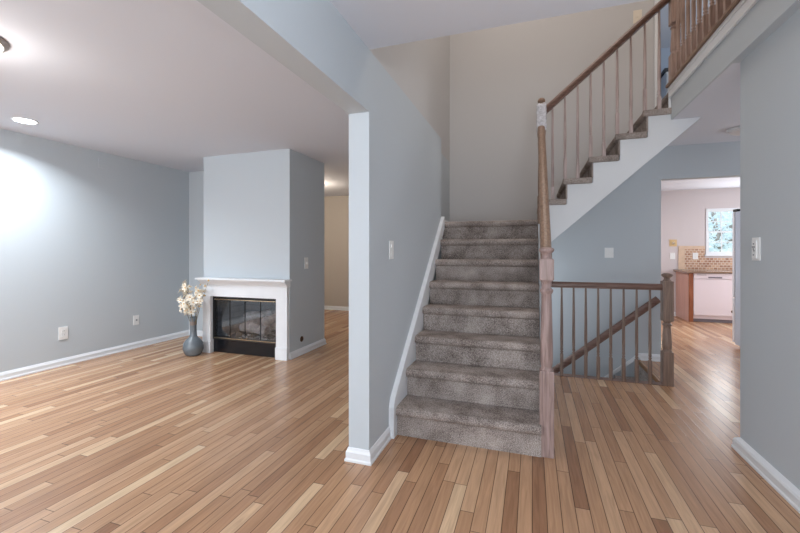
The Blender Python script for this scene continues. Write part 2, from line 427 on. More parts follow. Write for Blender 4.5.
struct('wall_upper_right', MB().box(4.7, 4.8, 2.1, FY1, ZF, ZT), M['upper'])
struct('wall_bedroom_back', MB().box(.2, 4.8, 8.98, FY1, ZF, ZT), M['bluepaint'])
struct('wall_bedroom_left', MB().box(.2, .3, YB+.11, 8.98, ZF, ZT), M['bluepaint'])
# right wall and hall beyond
struct('wall_right', MB().box(XR, XR+.13, FY0, 3.033, 0, ZC), M['wall'])
struct('wall_hall_front', MB().box(XR+.13, 4.7, 2.9, 3.033, 0, ZC), M['wall'])
struct('wall_hall_right', MB().box(4.7, 4.8, 2.9, FY1, 0, ZC), M['wall'])
# balcony fascia in plaster, its white band and the upper floor nosing
struct('wall_fascia', MB().box(1.188, 1.202, 3.033, 4.15, ZC, ZF).box(1.188, XR, 2.141, 3.033, ZC, ZF), M['wall'])
struct('trim_3', MB().box(1.172, 1.188, 2.141, 4.15, 2.640, 2.735, .003).box(1.166, 1.190, 2.141, 4.15, 2.700, 2.735, .006).box(1.172, 1.22, 4.15, 4.166, 2.55, 2.735), M['trim'])
struct('trim_4', MB().box(1.150, 1.30, 2.141, 4.17, 2.737, 2.762, .006), M['oaky'])
# kitchen shell with its window
YW = 8.95
WX0, WX1, WZ0, WZ1 = 3.145, 3.86, 1.19, 2.065
kb = MB().box(1.9, WX0, YW, FY1, 0, ZC).box(WX1, 4.8, YW, FY1, 0, ZC).box(WX0, WX1, YW, FY1, 0, WZ0).box(WX0, WX1, YW, FY1, WZ1, ZC)
struct('wall_kitchen_back', kb, M['kitchen_wall'])
struct('wall_kitchen_left', MB().box(XS0, XS0+.1, YB+.11, FY1, 0, ZC), M['kitchen_wall'])
struct('wall_kitchen_back_left', MB().box(XS0, 1.9, YW, FY1, 0, ZC), M['kitchen_wall'])
# entry wall behind the camera, with a wide glazed door opening and a living room window
ew = MB().box(-6.3, -4.4, FY0-.12, FY0, 0, ZC).box(-4.4, -1.8, FY0-.12, FY0, 0, .55).box(-4.4, -1.8, FY0-.12, FY0, 2.2, ZC).box(-1.8, -.85, FY0-.12, FY0, 0, ZC)
ew.box(-.85, 1.15, FY0-.12, FY0, 2.3, ZC).box(1.15, 4.8, FY0-.12, FY0, 0, ZC)
struct('wall_front', ew, M['wall'])
# basement
struct('floor_basement', MB().box(-3.3, 1.3, 4.2, YB+.2, -2.7, -2.6), M['carpet'])
bs = MB().box(-3.3, XW1, 4.2, YW0-.001, -2.6, -.25).box(XW1, XW1+.1, YW0, YB, -2.6, -.25).box(-3.3, -3.2, YW0, YB, -2.6, -.25).box(-3.2, XS0-.13, YB, YB+.11, -2.6, -.25)
struct('wall_basement', bs, M['wall'])
# drywall under the first flight and beside the basement stair
uf = MB()
prof = [(2.62, 0), (2.62, .25)]
prof += [(4.10, .25 + (4.10-2.62)*.86), (4.29, 1.50), (4.29, 0)]
uf.prism(prof, 'X', .055, .125)
struct('wall_under_stair', uf, M['wall'])

# ---- baseboards
def bprof(out):
    return [(0, 0), (out, 0), (out, .012), (out-.006, .02), (out-.006, .054), (out-.012, .066), (.004, .078), (0, .080)]
def base_path(name, pts, out=.020, z=0):     # face on the right-hand side of the path, mitred corners
    P = [Vector(p) for p in pts]; mb = MB(); rings = []
    nr = lambda a, b: Vector(((b-a).y, -(b-a).x)).normalized()
    for i, p in enumerate(P):
        n0 = nr(P[i-1], p) if i else nr(p, P[1]); n1 = nr(p, P[i+1]) if i < len(P)-1 else n0
        m = (n0 + n1); m = m / (1 + n0.dot(n1))
        rings.append([mb.bm.verts.new((p.x + m.x*a, p.y + m.y*a, z + b)) for a, b in bprof(out)])
    n = len(rings[0])
    for r0, r1_ in zip(rings, rings[1:]):
        for k in range(n): mb.bm.faces.new((r0[k], r1_[k], r1_[(k+1) % n], r0[(k+1) % n]))
    mb.bm.faces.new(rings[0]); mb.bm.faces.new(rings[-1][::-1])
    return struct(name, mb, M['trim'])
base_path('baseboard_left', [(XL, FY0), (XL, 4.58), (XC0, 4.58), (XC0, YC0)])
base_path('baseboard_chimney', [(XC1, YC0), (XC1, YC1), (XC0, YC1)])
base_path('baseboard_family', [(-6.1, 7.56), (XS0, 7.56)])
base_path('baseboard_stair_wall', [(XS0, 4.4), (XS0, 2.137), (XS1, 2.137), (XS1, 2.471)])
base_path('baseboard_right', [(XR, FY0), (XR, 3.033), (4.7, 3.033)][::-1], .034)
base_path('baseboard_hall', [(XW1+.02, YB), (XK-.001, YB), (XK-.001, YB+.11)])
base_path('baseboard_kitchen', [(1.95, YW), (2.64, YW)])
base_path('baseboard_landing', [(XS0, 4.10), (XS0, YB), (.30, YB)], .02, 1.57)
# sloping skirt boards
sk = MB()
R_, T_ = .196, .228
def zs(y): return (y - 2.506) * R_/T_ + R_
sk.prism([(2.472, 0), (2.472, .205), (2.50, .262), (4.075, zs(4.075)+.075), (4.075, 1.50), (2.60, .0)], 'X', XS1, XS1+.036)
struct('trim_5', sk, M['trim'])
def zb(x): return (x - 1.165) * .196/.228
bk = MB().prism([(1.185, .080), (1.165, .075), (-1.0, zb(-1.0)+.075), (-1.0, zb(-1.0)+.03), (1.165, .03), (1.185, .0)], 'Y', YB-.02, YB)
struct('trim_6', bk, M['trim'])

# ------------------------------------------------------------------ stairs
def nose(y0, z0, z1, run, over=.032):
    pts = [(y0, z0), (y0, z1-.062)]
    for k in range(9):
        a = -PI/2 - PI*k/8
        pts.append((y0 - over + .028 + .028*math.cos(a) if k else y0-over+.028, z1 - .030 + .030*math.sin(a)))
    pts += [(y0 + run, z1), (y0 + run, z0)]
    return pts
st = thing('staircase', 'grey carpeted straight flight rising from the wood floor beside the light switch wall', 'staircase', (-.42, 2.6, 0))
for k in range(1, 8):
    y0 = 2.536 + (k-1)*T_
    obj('carpeted_step', MB().prism(nose(y0, R_*(k-1) if k > 1 else 0, R_*k, T_+.002), 'X', XS1+.037, .052), M['carpet'], st)
obj('stair_core', MB().prism([(2.78, 0), (2.78, .19)] + [p for k in range(2, 8) for p in ((2.55+(k-1)*T_, R_*(k-1)-.004), (2.55+k*T_-.01, R_*(k-1)-.004))] + [(4.13, 0)], 'X', XS1+.038, .05), M['wall'], st)

ld = thing('stair_landing', 'grey carpeted landing at the top of the straight flight', 'stair landing', (-.4, 4.6, 1.37))
y8 = 2.536 + 7*T_
obj('landing_carpet', MB().prism(nose(y8, R_*7, R_*8, YB-y8-.001), 'X', XS1+.001, .052).prism([(4.2, 1.46), (4.2, 1.568), (YB-.001, 1.568), (YB-.001, 1.46)], 'X', .052, .084).box(XS0, XS1, 4.078, YB-.001, 1.46, 1.568), M['carpet'], ld)
obj('landing_deck', MB().box(XS0+.002, .10, 4.14, YB-.001, 1.33, R_*7-.004), M['wall'], ld)

fl2 = thing('upper_staircase', 'grey carpeted upper flight with white stringer climbing to the balcony', 'staircase', (.65, 4.6, 1.5))
X9 = .084; YS0, YS1 = 4.15, YB-.001
def tread_end(mb, x0, x1, z1):       # carpet wraps over the open end of each tread
    mb.box(x0-.03, x1+.004, YS0-.022, YS0+.03, z1-.056, z1+.001, .016)
for k in range(9, 14):
    x0 = X9 + (k-9)*T_; z1 = R_*k
    mb = MB().prism(nose(x0, z1-R_, z1, T_+.002), 'Y', YS0+.021, YS1).box(x0-.002, x0+.012, YS0-.010, YS0+.03, z1-R_, z1-.04, .004)
    tread_end(mb, x0, x0+T_, z1)
    obj('carpeted_step', mb, M['carpet'], fl2)
x14 = X9 + 5*T_
obj('carpeted_step', MB().prism(nose(x14, R_*13, R_*14, .12), 'Y', 4.172, YS1), M['carpet'], fl2)
def zbot(x): return 1.345 + (x - .177)*.882
sp = [(X9, zbot(X9)), (X9, R_*9-.05)]
for k in range(9, 14):
    x0 = X9 + (k-9)*T_
    sp += [(x0+.012, R_*k-.05), (x0+T_+.012, R_*k-.05)]
xe = .177 + (ZC-1.345)/.882
sp += [(1.228+T_*0, ZC+.0), (xe, ZC)]
obj('stringer', MB().prism(sp, 'Y', YS0, YS0+.02), M['trim'], fl2)
obj('soffit', MB().prism([(X9, zbot(X9)), (X9, R_*8), (x14, R_*13-.03), (x14, ZC), (xe, ZC)], 'Y', YS0+.021, YS1), M['wall'], fl2)

bst = thing('basement_staircase', 'grey carpeted stairs going down behind the baluster railing', 'staircase', (.2, 4.75, -2.6))
for k in range(1, 11):
    x1 = XW1 - (k-1)*T_; z1 = -R_*k
    obj('carpeted_step', MB().prism([(2*x1-x, z) for x, z in nose(x1 + 0, z1-.02, z1+R_-.002 if k > 1 else -.03, .02, .0)], 'Y', YW0+.001, YB-.021).box(x1-T_-.03, x1, YW0+.001, YB-.021, z1-.05, z1, .014), M['carpet'], bst)

# ------------------------------------------------------------------ posts, balusters and rails
def sq_block(mb, cx, cy, w, z0, z1, bev=.008):
    h = w/2; mb.box(cx-h, cx+h, cy-h, cy+h, z0, z1, bev)
def newel(mb, cx, cy, w, z0, za, zb_, zc, ball=False):
    """square base z0..za, turned za..zb, square block zb..zc, turned cap above"""
    h = w/2
    sq_block(mb, cx, cy, w, z0, za)
    L_ = zb_ - za; r = h*.96
    mb.lathe([(r*.98, za-.004), (r*.98, za+.004), (r*.80, za+.018), (r*.86, za+.03), (r*.92, za+L_*.12), (r*.92, za+L_*.25), (r*.76, zb_-L_*.24), (r*.70, zb_-L_*.16),
              (r*.94, zb_-L_*.13), (r*.98, zb_-L_*.115), (r*.90, zb_-L_*.10), (r*.66, zb_-L_*.085), (r*.74, zb_-L_*.03), (r*.92, zb_-.004), (r*.92, zb_+.004)], cx, cy, 22)
    sq_block(mb, cx, cy, w, zb_, zc)
    if ball:
        mb.lathe([(r*.7, zc-.004), (r*.62, zc+.006), (r*.55, zc+.014), (r*.9, zc+.022), (r*1.0, zc+.034), (r*.92, zc+.048), (r*.6, zc+.062), (r*.15, zc+.068)], cx, cy, 22)
    else:
        mb.lathe([(r*.95, zc-.004), (r*.75, zc+.010), (r*.62, zc+.018), (r*.62, zc+.030), (r*1.0, zc+.044), (r*1.14, zc+.055), (r*1.0, zc+.066), (r*.5, zc+.072)], cx, cy, 22)
def baluster_mb(w, zblock, ztop, z0=0.0):
    """square foot z0..zblock, beads, then a slender turned shaft to ztop"""
    mb = MB(); h = w/2
    mb.box(-h, h, -h, h, z0, zblock, .003)
    mb.lathe([(h*.95, zblock-.003), (h*.9, zblock+.004), (h*.6, zblock+.010), (h*.95, zblock+.018), (h*.95, zblock+.026), (h*.58, zblock+.032), (h*.9, zblock+.042),
              (h*.95, zblock+.050), (h*.8, zblock+.060), (h*.92, zblock+.16), (h*.86, zblock+.30), (h*.62, ztop-.03), (h*.55, ztop)], 0, 0, 12)
    return mb
RAIL = [(-.026, 0), (-.026, .012), (-.034, .022), (-.034, .040), (-.026, .054), (-.010, .062), (.010, .062), (.026, .054), (.034, .040), (.034, .022), (.026, .012), (.026, 0)]

# first flight railing
xr = .0835
r1 = thing('stair_railing', 'oak railing of the straight flight with square turned starting newel on the floor', 'railing', (xr, 2.58, 0))
n1 = MB(); newel(n1, xr, 2.582, .084, 0, .524, 1.075, 1.205)
obj('newel_post', n1, M['oak'], r1)
def zr1(y): return zs(y) + .855
obj('handrail', MB().sweep(RAIL, (xr, 2.61, zr1(2.61)), (xr, 4.115, zr1(4.115))), M['oaky'], r1)
b0 = None
for k in range(1, 7):
    for j in (0, 1):
        y = 2.60 + k*T_ - T_/2 + j*T_/2 - .05 + (.03 if k == 1 and j == 0 else 0)
        if k == 1 and j == 0: continue
        z0 = max(.24 + (y - 2.62)*.86 - .02, R_*math.floor((y-2.536)/T_ + 1) - .0)
        mb = baluster_mb(.030, z0 + .2, zr1(y)+.012, z0 - .0)
        for v in mb.bm.verts: v.co.x += xr; v.co.y += y
        obj('baluster', mb, M['oak'], r1)

# upper flight railing with the wrapped landing newel
r2 = thing('upper_stair_railing', 'oak railing of the upper flight starting at a landing newel wrapped in plastic', 'railing', (.087, 4.16, 1.5))
n2 = MB(); newel(n2, .087, 4.165, .078, 1.36, 1.80, 2.40, 2.715, True)
lp = obj('newel_post', n2, M['oaky'], r2)
wr = MB()
rings = []
for i in range(15):
    z = 2.445 + .275*i/14; ring = []
    for k in range(24):
        a = 2*PI*k/24; h = .049
        d = h / max(abs(math.cos(a)), abs(math.sin(a))) * .93
        d = min(d, h*1.22) + random.uniform(-.003, .004)
        if i == 14: d *= .72
        ring.append(wr.bm.verts.new((.087 + d*math.cos(a), 4.165 + d*math.sin(a), z + random.uniform(-.006, .006)*(i in (0, 14)))))
    rings.append(ring)
for a, b in zip(rings, rings[1:]):
    for k in range(24): wr.bm.faces.new((a[k], a[(k+1) % 24], b[(k+1) % 24], b[k])).smooth = True
o = obj('plastic_wrap', wr, M['wrap'], r2); o['label'] = 'clear plastic film around the top of the post'
def zn2(x): return R_*9 + (x - (X9-.03))*R_/T_
def zr2(x): return zn2(x) + .80
YR2 = 4.195
obj('handrail', MB().sweep(RAIL, (.115, YR2, zr2(.115)), (1.21, YR2, zr2(1.21))), M['oakx'], r2)
for k in range(9):
    x = .192 + .1145*k
    step = 9 + math.floor((x - (X9-.02))/T_); z0 = R_*step
    mb = baluster_mb(.031, z0 + (.13 if k % 2 == 0 else .21), zr2(x)+.012, z0)
    for v in mb.bm.verts: v.co.x += x; v.co.y += YR2
    obj('baluster', mb, M['oaku'], r2)

# balcony railing
r3 = thing('balcony_railing', 'brown oak balcony railing along the upper floor edge', 'railing', (1.23, 4.2, ZF))
n3 = MB(); newel(n3, 1.235, 4.19, .088, R_*13, 3.045, 3.32, 3.76)
obj('newel_post', n3, M['oakb'], r3)
proto = None
for k in range(18):
    y = 4.07 - .1145*k
    if y < 2.2: break
    if proto is None:
        mb = baluster_mb(.034, ZF+.265, 3.66, ZF+.018)
        for v in mb.bm.verts: v.co.x += 1.222; v.co.y += y
        proto = obj('baluster', mb, M['oakb'], r3)
    else: dup_child(proto, r3, (0, -.1145*k, 0))
obj('handrail', MB().sweep(RAIL, (1.222, 4.15, 3.65), (1.222, 2.142, 3.65)), M['oakx'], r3)

# hall railing beside the basement stairs
r4 = thing('hall_railing', 'low oak guard railing ending in a square newel by the kitchen passage', 'railing', (.7, 4.27, 0))
n4 = MB(); newel(n4, 1.197, 4.29, .088, 0, .315, .60, .975)
obj('newel_post', n4, M['oakh'], r4)
obj('handrail', MB().sweep([(a*.85, b*.95) for a, b in RAIL], (.127, 4.275, .888), (1.155, 4.285, .888)), M['oakx'], r4)
proto = None
for k in range(8):
    x = .281 + .1105*k
    if proto is None:
        mb = baluster_mb(.031, .22, .895, .004)
        for v in mb.bm.verts: v.co.x += x; v.co.y += 4.275
        proto = obj('baluster', mb, M['oakh'], r4)
    else: dup_child(proto, r4, (.1105*k, 0, 0))

# wall rail of the basement stairs
r5 = thing('wall_handrail', 'brown wall-mounted handrail sloping down behind the guard railing', 'handrail', (1.2, 5.12, .8))
def zwr(x): return .715 + (x - 1.345)*.835
obj('rail', MB().sweep([(a*.7, b*1.25-.035) for a, b in RAIL], (1.345, 5.115, zwr(1.345)), (-.75, 5.115, zwr(-.75))), M['oakx'], r5)
for x in (.62, -.4):
    obj('bracket', MB().tube([(x, YB-.001, zwr(x)-.10), (x, 5.14, zwr(x)-.10), (x, 5.115, zwr(x)-.03)], .008), M['brass'], r5)

# ------------------------------------------------------------------ fireplace
mt = thing('fireplace_mantel', 'white wooden mantel surround with a moulded shelf around the fireplace', 'mantel', (-3.3, 3.88, 0))
obj('shelf', MB().box(-3.925, -2.628, 3.765, YC0-.001, .908, .93, .005), M['mantel'], mt)
obj('crown_moulding', MB().prism([(YC0-.001, .84), (3.848, .84), (3.842, .852), (3.83, .862), (3.815, .880), (3.798, .892), (3.788, .908), (YC0-.001, .908)], 'X', -3.905, -2.650), M['mantel'], mt)
obj('frieze', MB().box(-3.893, -2.666, 3.858, YC0-.001, FZ, .84, .003), M['mantel'], mt)
for a, b in ((-3.893, FX0), (FX1, -2.666)):
    pl_ = obj('pilaster', MB().box(a, b, 3.858, YC0-.001, .14, FZ, .002), M['mantel'], mt)
    obj('plinth_block', MB().box(a-.004, b+.006, 3.846, YC0-.001, .0, .14, .004), M['mantel'], pl_)

fp = thing('fireplace', 'black framed gas fireplace with folding glass doors and thin brass bars', 'fireplace', (-3.3, 4.0, 0))
g = .006
fb = MB().box(FX0+g, FX1-g, YC0+.53, YC0+.545, .01, FZ-g).box(FX0+g, FX0+.03, YC0+.05, YC0+.53, .01, FZ-g).box(FX1-.03, FX1-g, YC0+.05, YC0+.53, .01, FZ-g)
fb.box(FX0+.03, FX1-.03, YC0+.05, YC0+.53, .01, .16).box(FX0+.03, FX1-.03, YC0+.05, YC0+.53, FZ-.03, FZ-g)
obj('firebox', fb, M['firebrick'], fp)
yf = 3.895
obj('frame', MB().rect_frame('Y', yf, yf+.05, FX0+.002, FX1-.002, .165, FZ-.002, .028, .03), M['black'], fp)
obj('lower_panel', MB().box(FX0+.002, FX1-.002, yf+.012, yf+.05, .004, .165, .003), M['blackp'], fp)
W4 = (FX1 - FX0 - .06)/4
for k in range(4):
    a = FX0 + .03 + k*W4
    dr = obj('glass_door', MB().box(a+.006, a+W4-.006, yf+.012, yf+.017, .196, .655), M['doorglass'], fp)
    obj('door_frame', MB().rect_frame('Y', yf+.008, yf+.022, a+.0005, a+W4-.0005, .19, .66, .002, .006), M['black'], dr)
    if k in (1, 2):
        xk = a + W4 - .035 if k == 1 else a + .035
        obj('door_knob', MB().tube([(xk, yf+.012, .205), (xk, yf-.012, .205)], .006), M['brass'], dr)
obj('brass_bar', MB().box(FX0+.026, FX1-.026, yf-.006, yf+.008, .657, .666, .003), M['brass'], fp)
obj('brass_bar', MB().box(FX0+.026, FX1-.026, yf-.006, yf+.008, .180, .189, .003), M['brass'], fp)
obj('burner_grate', MB().box(-3.6, -3.0, 4.10, 4.12, .21, .225).box(-3.6, -3.0, 4.30, 4.32, .21, .225).box(-3.55, -3.53, 4.04, 4.36, .165, .24).box(-3.31, -3.29, 4.04, 4.36, .165, .24).box(-3.07, -3.05, 4.04, 4.36, .165, .24), M['black'], fp)
e = MB()
for _ in range(60):
    e.blob((random.uniform(-3.62, -2.98), random.uniform(4.0, 4.34), .172), random.uniform(.014, .03), 1, .2, (1, 1, .7))
o = obj('ember_bed', e, M['ash'], fp); o['kind'] = 'stuff'
def log(p0, p1, r, label):
    p0, p1 = Vector(p0), Vector(p1); pts = []; rr = []
    for i in range(9):
        t = i/8; q = p0.lerp(p1, t); q.z += .014*math.sin(6*t + p0.x*9); q.y += .01*math.sin(5*t)
        pts.append(q); rr.append(r*(1 + .14*math.sin(9*t + p0.x*20))*(.85 if i in (0, 8) else 1))
    mb = MB().tube(pts, rr, 12)
    o = top('gas_log', mb, M['log'], ((p0.x+p1.x)/2, (p0.y+p1.y)/2, min(p0.z, p1.z)-r)); tag(o, label, 'log')
log((-3.60, 4.33, .31), (-2.98, 4.31, .31), .075, 'long grey ceramic log at the back of the grate behind the glass doors')
log((-3.52, 4.11, .285), (-3.08, 4.07, .285), .060, 'pale ceramic log at the front of the grate just behind the glass')
log((-3.14, 4.05, .39), (-2.96, 4.30, .47), .055, 'ceramic log tilted across the end of the log pile by the chimney side')
log((-3.46, 4.10, .405), (-3.22, 4.32, .47), .050, 'ceramic log leaning backward across the middle of the log pile')

# ------------------------------------------------------------------ vase and blossom branches
vx, vy = -3.88, 3.705
vs_ = MB()
pr = [(.070, .0), (.082, .006), (.105, .03), (.122, .075), (.124, .105), (.114, .150), (.088, .190), (.056, .215), (.044, .235), (.040, .27), (.038, .36), (.039, .43), (.045, .462), (.040, .462), (.033, .43), (.033, .25), (.02, .235)]
pr = [(r*.94, z) for r, z in pr]
vs_.lathe(pr, vx, vy, 28)
vt = top('vase', vs_, M['vase'], (vx, vy, 0)); tag(vt, 'grey blue bottle vase with a round belly and long neck standing by the mantel', 'vase')
obj('neck_band', MB().lathe([(.0375, .365), (.0385, .37), (.0385, .405), (.0375, .41)], vx, vy, 28, False), M['band'], vt)
def petal(mb, c, d, up, ln, wd):
    d = d.normalized(); s_ = d.cross(up)
    if s_.length < 1e-3: s_ = d.orthogonal()
    s_.normalize(); n_ = s_.cross(d).normalized()
    P = [c, c + d*ln*.45 + s_*wd*.5 + n_*ln*.12, c + d*ln*.45 - s_*wd*.5 + n_*ln*.12, c + d*ln*.82 + s_*wd*.32 + n_*ln*.05, c + d*ln*.82 - s_*wd*.32 + n_*ln*.05, c + d*ln - n_*ln*.05, c + d*ln*.5 - n_*ln*.02]
    mb.poly(P, [(0, 1, 6), (0, 6, 2), (1, 3, 6), (2, 6, 4), (3, 5, 6), (4, 6, 5)], True)
def blossom(c, nrm, size):
    mb = MB(); n_ = nrm.normalized(); u = n_.orthogonal().normalized(); v = n_.cross(u); a0 = random.uniform(0, 6)
    for k in range(6):
        a = a0 + k*PI/3; d = (u*math.cos(a) + v*math.sin(a))*1.0 + n_*(.35 if k % 2 else .15)
        petal(mb, c, d, n_, size*random.uniform(.85, 1.1), size*.5)
    return mb
# (tip dx, dy, z) of each branch and the heights of its flowers
br = [(-.10, -.02, .87, 'tallest branch of white blossoms on the side of the bouquet away from the mantel'),
      (-.19, .02, .78, 'white blossom branch arching farthest away from the mantel'),
      (-.02, -.06, .82, 'white blossom branch standing upright in the middle of the vase'),
      (.07, .03, .80, 'white blossom branch just beside the upright middle branch, toward the mantel'),
      (.205, .02, .88, 'budding branch leaning farthest over the mantel front'),
      (.185, -.05, .76, 'blossom branch leaning toward the mantel under the budding one'),
      (-.085, -.10, .66, 'short yellowish white blossom branch over the rim nearest the room'),
      (.05, -.10, .63, 'short blossom branch drooping just above the vase rim beside the mantel')]
for bi, (dx, dy, z, lab) in enumerate(br):
    base_ = Vector((vx + dx*.08, vy + dy*.08, .30)); tip = Vector((vx+dx, vy+dy, z)); mid = base_.lerp(tip, .5) + Vector((-dx*.12, -dy*.12, .03))
    pts = []
    for i in range(9):
        t = i/8; pts.append(base_*(1-t)**2 + mid*2*t*(1-t) + tip*t*t)
    t_ = thing('blossom_branch', lab, 'flower', tuple(base_))
    obj('stem', MB().tube(pts, [.004*(1-.5*i/8) for i in range(9)], 6), M['stem'], t_)
    nb = 10 if bi != 4 else 8
    for q in range(nb):
        t = .55 + .46*q/(nb-1) if bi < 6 else .62 + .40*q/(nb-1)
        t = min(t, 1.0); i = min(7, int(t*8)); ctr = pts[i].lerp(pts[i+1], t*8-i)
        out = Vector((random.uniform(-1, 1), random.uniform(-1.3, .5), random.uniform(-.2, .8))).normalized()
        ctr = ctr + out*random.uniform(.015, .07)
        sz = random.uniform(.036, .052) if bi != 4 else random.uniform(.018, .03)
        fo = obj('blossom', blossom(ctr, out + Vector((0, -.6, .1)), sz), M['petal'] if bi != 4 else M['bud'], t_)
        obj('blossom_centre', MB().blob(tuple(ctr + (out + Vector((0, -.6, .1))).normalized()*.007), .0095, 1, .1), M['petalc'], fo)

# ------------------------------------------------------------------ wall plates
def plate(name, label, cat, c, face, w_=.075, h_=.118, kind='switch', m='plastic'):
    """face: '+X','-X','+Y','-Y' outward direction"""
    ax = face[1]; s_ = 1 if face[0] == '+' else -1
    t_ = thing(name, label, cat, (c[0], c[1], c[2]))
    def bx(a0, a1, z0, z1, d0, d1, bev=0, mm=None, nm='plate', par=None):
        mb = MB()
        if ax == 'X': mb.box(c[0]+s_*d0, c[0]+s_*d1, c[1]+a0, c[1]+a1, c[2]+z0, c[2]+z1, bev)
        else: mb.box(c[0]+a0, c[0]+a1, c[1]+s_*d0, c[1]+s_*d1, c[2]+z0, c[2]+z1, bev)
        return obj(nm, mb, mm or M[m], par or t_)
    bx(-w_/2, w_/2, -h_/2, h_/2, .0005, .007, .0025)
    if kind == 'switch': bx(-.006, .006, -.013, .013, .007, .017, .002, nm='toggle')
    elif kind == 'double':
        bx(-.016, .016, .012, .042, .007, .011, .002, nm='rocker'); bx(-.016, .016, -.042, -.012, .007, .011, .002, nm='rocker')
    elif kind == 'rocker': bx(-.017, .017, -.034, .034, .007, .011, .002, nm='rocker')
    elif kind == 'outlet':
        for dz in (-.021, .021):
            k_ = bx(-.017, .017, dz-.015, dz+.015, .007, .010, .004, nm='socket')
            bx(-.009, -.006, dz-.005, dz+.007, .009, .0105, mm=M['greyp'], nm='slot', par=k_); bx(.006, .009, dz-.005, dz+.007, .009, .0105, mm=M['greyp'], nm='slot', par=k_)
    elif kind == 'jack': bx(-.009, .009, -.009, .009, .007, .014, .003, mm=M['greyp'], nm='jack')
    elif kind == 'keypad':
        bx(-.024, .024, -.055, .052, .007, .016, .004, nm='keypad')
        for dz, da in ((.030, 0), (.012, -.008), (.012, .009), (.0, 0), (-.010, -.006), (-.034, 0)):
            bx(da-.0045, da+.0045, dz-.004, dz+.004, .016, .019, .001, mm=M['greyp'], nm='button')
    return t_
plate('wall_outlet', 'white double socket outlet low on the long living room wall', 'outlet', (XL, 2.909, .357), '+X', .09, .14, 'outlet')
plate('cable_jack', 'white cable jack plate low on the living room wall near the vase', 'wall plate', (XL, 3.747, .362), '+X', .078, .125, 'jack')
plate('blank_wall_plate', 'blank wall-coloured cover plate high under the living room ceiling', 'wall plate', (XL, 3.325, 2.305), '+X', .10, .115, 'blank', 'wall')
plate('light_switch', 'white switch plate on the side of the chimney breast', 'light switch', (XC1, 4.255, 1.108), '+X', .078, .14, 'switch')
plate('light_switch', 'white two-rocker switch plate on the stair wall by the first steps', 'light switch', (XS1, 2.514, 1.262), '+X', .078, .125, 'double')
plate('light_switch', 'square white switch plate on the hall wall under the upper flight', 'light switch', (.859, YB, 1.237), '-Y', .095, .118, 'switch')
plate('light_switch', 'cream switch plate high on the stairwell wall behind the upper handrail', 'light switch', (1.153, YB, 3.965), '-Y', .088, .15, 'switch', 'cream')
plate('wall_keypad', 'white keypad with small grey buttons on the near wall beside the hall', 'keypad', (XR, 2.838, 1.265), '-X', .082, .135, 'keypad')
vl = thing('gas_valve', 'round brown gas key valve low on the side of the chimney breast', 'valve', (XC1, 4.155, .187))
mb = MB().lathe([(.034, 0), (.034, .005), (.028, .009), (.012, .009)], 0, 0, 20)
for v in mb.bm.verts: v.co = Vector((XC1 + .0005 + v.co.z, 4.155 + v.co.x, .187 + v.co.y))
obj('escutcheon', mb, M['bronze'], vl)
mb = MB().lathe([(.011, .008), (.011, .016), (.008, .018)], 0, 0, 12)
for v in mb.bm.verts: v.co = Vector((XC1 + v.co.z, 4.155 + v.co.x, .187 + v.co.y))
obj('key_socket', mb, M['black'], vl)

# ------------------------------------------------------------------ ceiling lamps
cn = thing('recessed_light', 'small bright recessed ceiling light near the living room wall', 'ceiling light', (-4.37, 2.30, ZC))
obj('trim_ring', MB().lathe([(.068, -.001), (.095, -.001), (.092, -.007), (.072, -.005)], -4.37, 2.30, 28, False), M['trim'], cn)
for o in cn.children:
    o.data.transform(Matrix.Translation((0, 0, ZC)))
obj('lens', MB().lathe([(.082, ZC-.005), (.07, ZC-.009), (.01, ZC-.010)], -4.37, 2.30, 28), M['canlens'], cn)
l = area('recessed_and_added_lamp', (-4.37, 2.30, ZC-.014), (0, 0, 0), .12, .12, 26, (.86, .93, 1.0), 2.5); l.data.shape = 'DISK'
l = area('recessed_and_added_lamp', (-4.37, .75, ZC-.014), (0, 0, 0), .12, .12, 34, (.86, .93, 1.0), 2.5); l.data.shape = 'DISK'  # second lamp added out of view to extend the wall glow; no fixture
fm = thing('flush_mount_light', 'round flush ceiling lamp at the edge of the living room ceiling', 'ceiling light', (-2.96, 1.27, ZC))
obj('collar', MB().lathe([(.06, ZC-.001), (.190, ZC-.001), (.190, ZC-.012), (.178, ZC-.022), (.172, ZC-.026), (.166, ZC-.026)], -2.96, 1.27, 36, False), M['bronze'] if False else mat('brushed_nickel', lin(168, 158, 152), .35, metal=.6), fm)
obj('glass_dome', MB().lathe([(.166, ZC-.026), (.155, ZC-.045), (.12, ZC-.068), (.07, ZC-.082), (.01, ZC-.086)], -2.96, 1.27, 36), M['lampglass'], fm)
point('flush_mount_lamp', (-2.96, 1.27, ZC-.20), 7, (1, .95, .90), .12)
hm = thing('hall_ceiling_light', 'white round ceiling fixture in the hall beyond the near wall', 'ceiling light', (1.93, 4.66, ZC))
obj('base_ring', MB().lathe([(.02, ZC-.001), (.125, ZC-.001), (.125, ZC-.016), (.11, ZC-.02)], 1.93, 4.66, 32), M['trim'], hm)
obj('glass_dome', MB().lathe([(.112, ZC-.018), (.104, ZC-.036), (.07, ZC-.052), (.01, ZC-.058)], 1.93, 4.66, 32), M['offglass'], hm)
fml = thing('family_room_light', 'warm glowing ceiling lamp in the room beyond the chimney', 'ceiling light', (-3.75, 5.95, ZC))
obj('glass_dome', MB().lathe([(.15, ZC-.001), (.15, ZC-.03), (.11, ZC-.06), (.01, ZC-.075)], -3.75, 5.95, 28), M['lampglass'], fml)
point('family_room_lamp', (-3.75, 5.95, ZC-.22), 30, (1, .84, .66), .1)
point('upstairs_lamp', (2.6, 3.6, ZT-.35), 30, (1, .87, .74), .15)
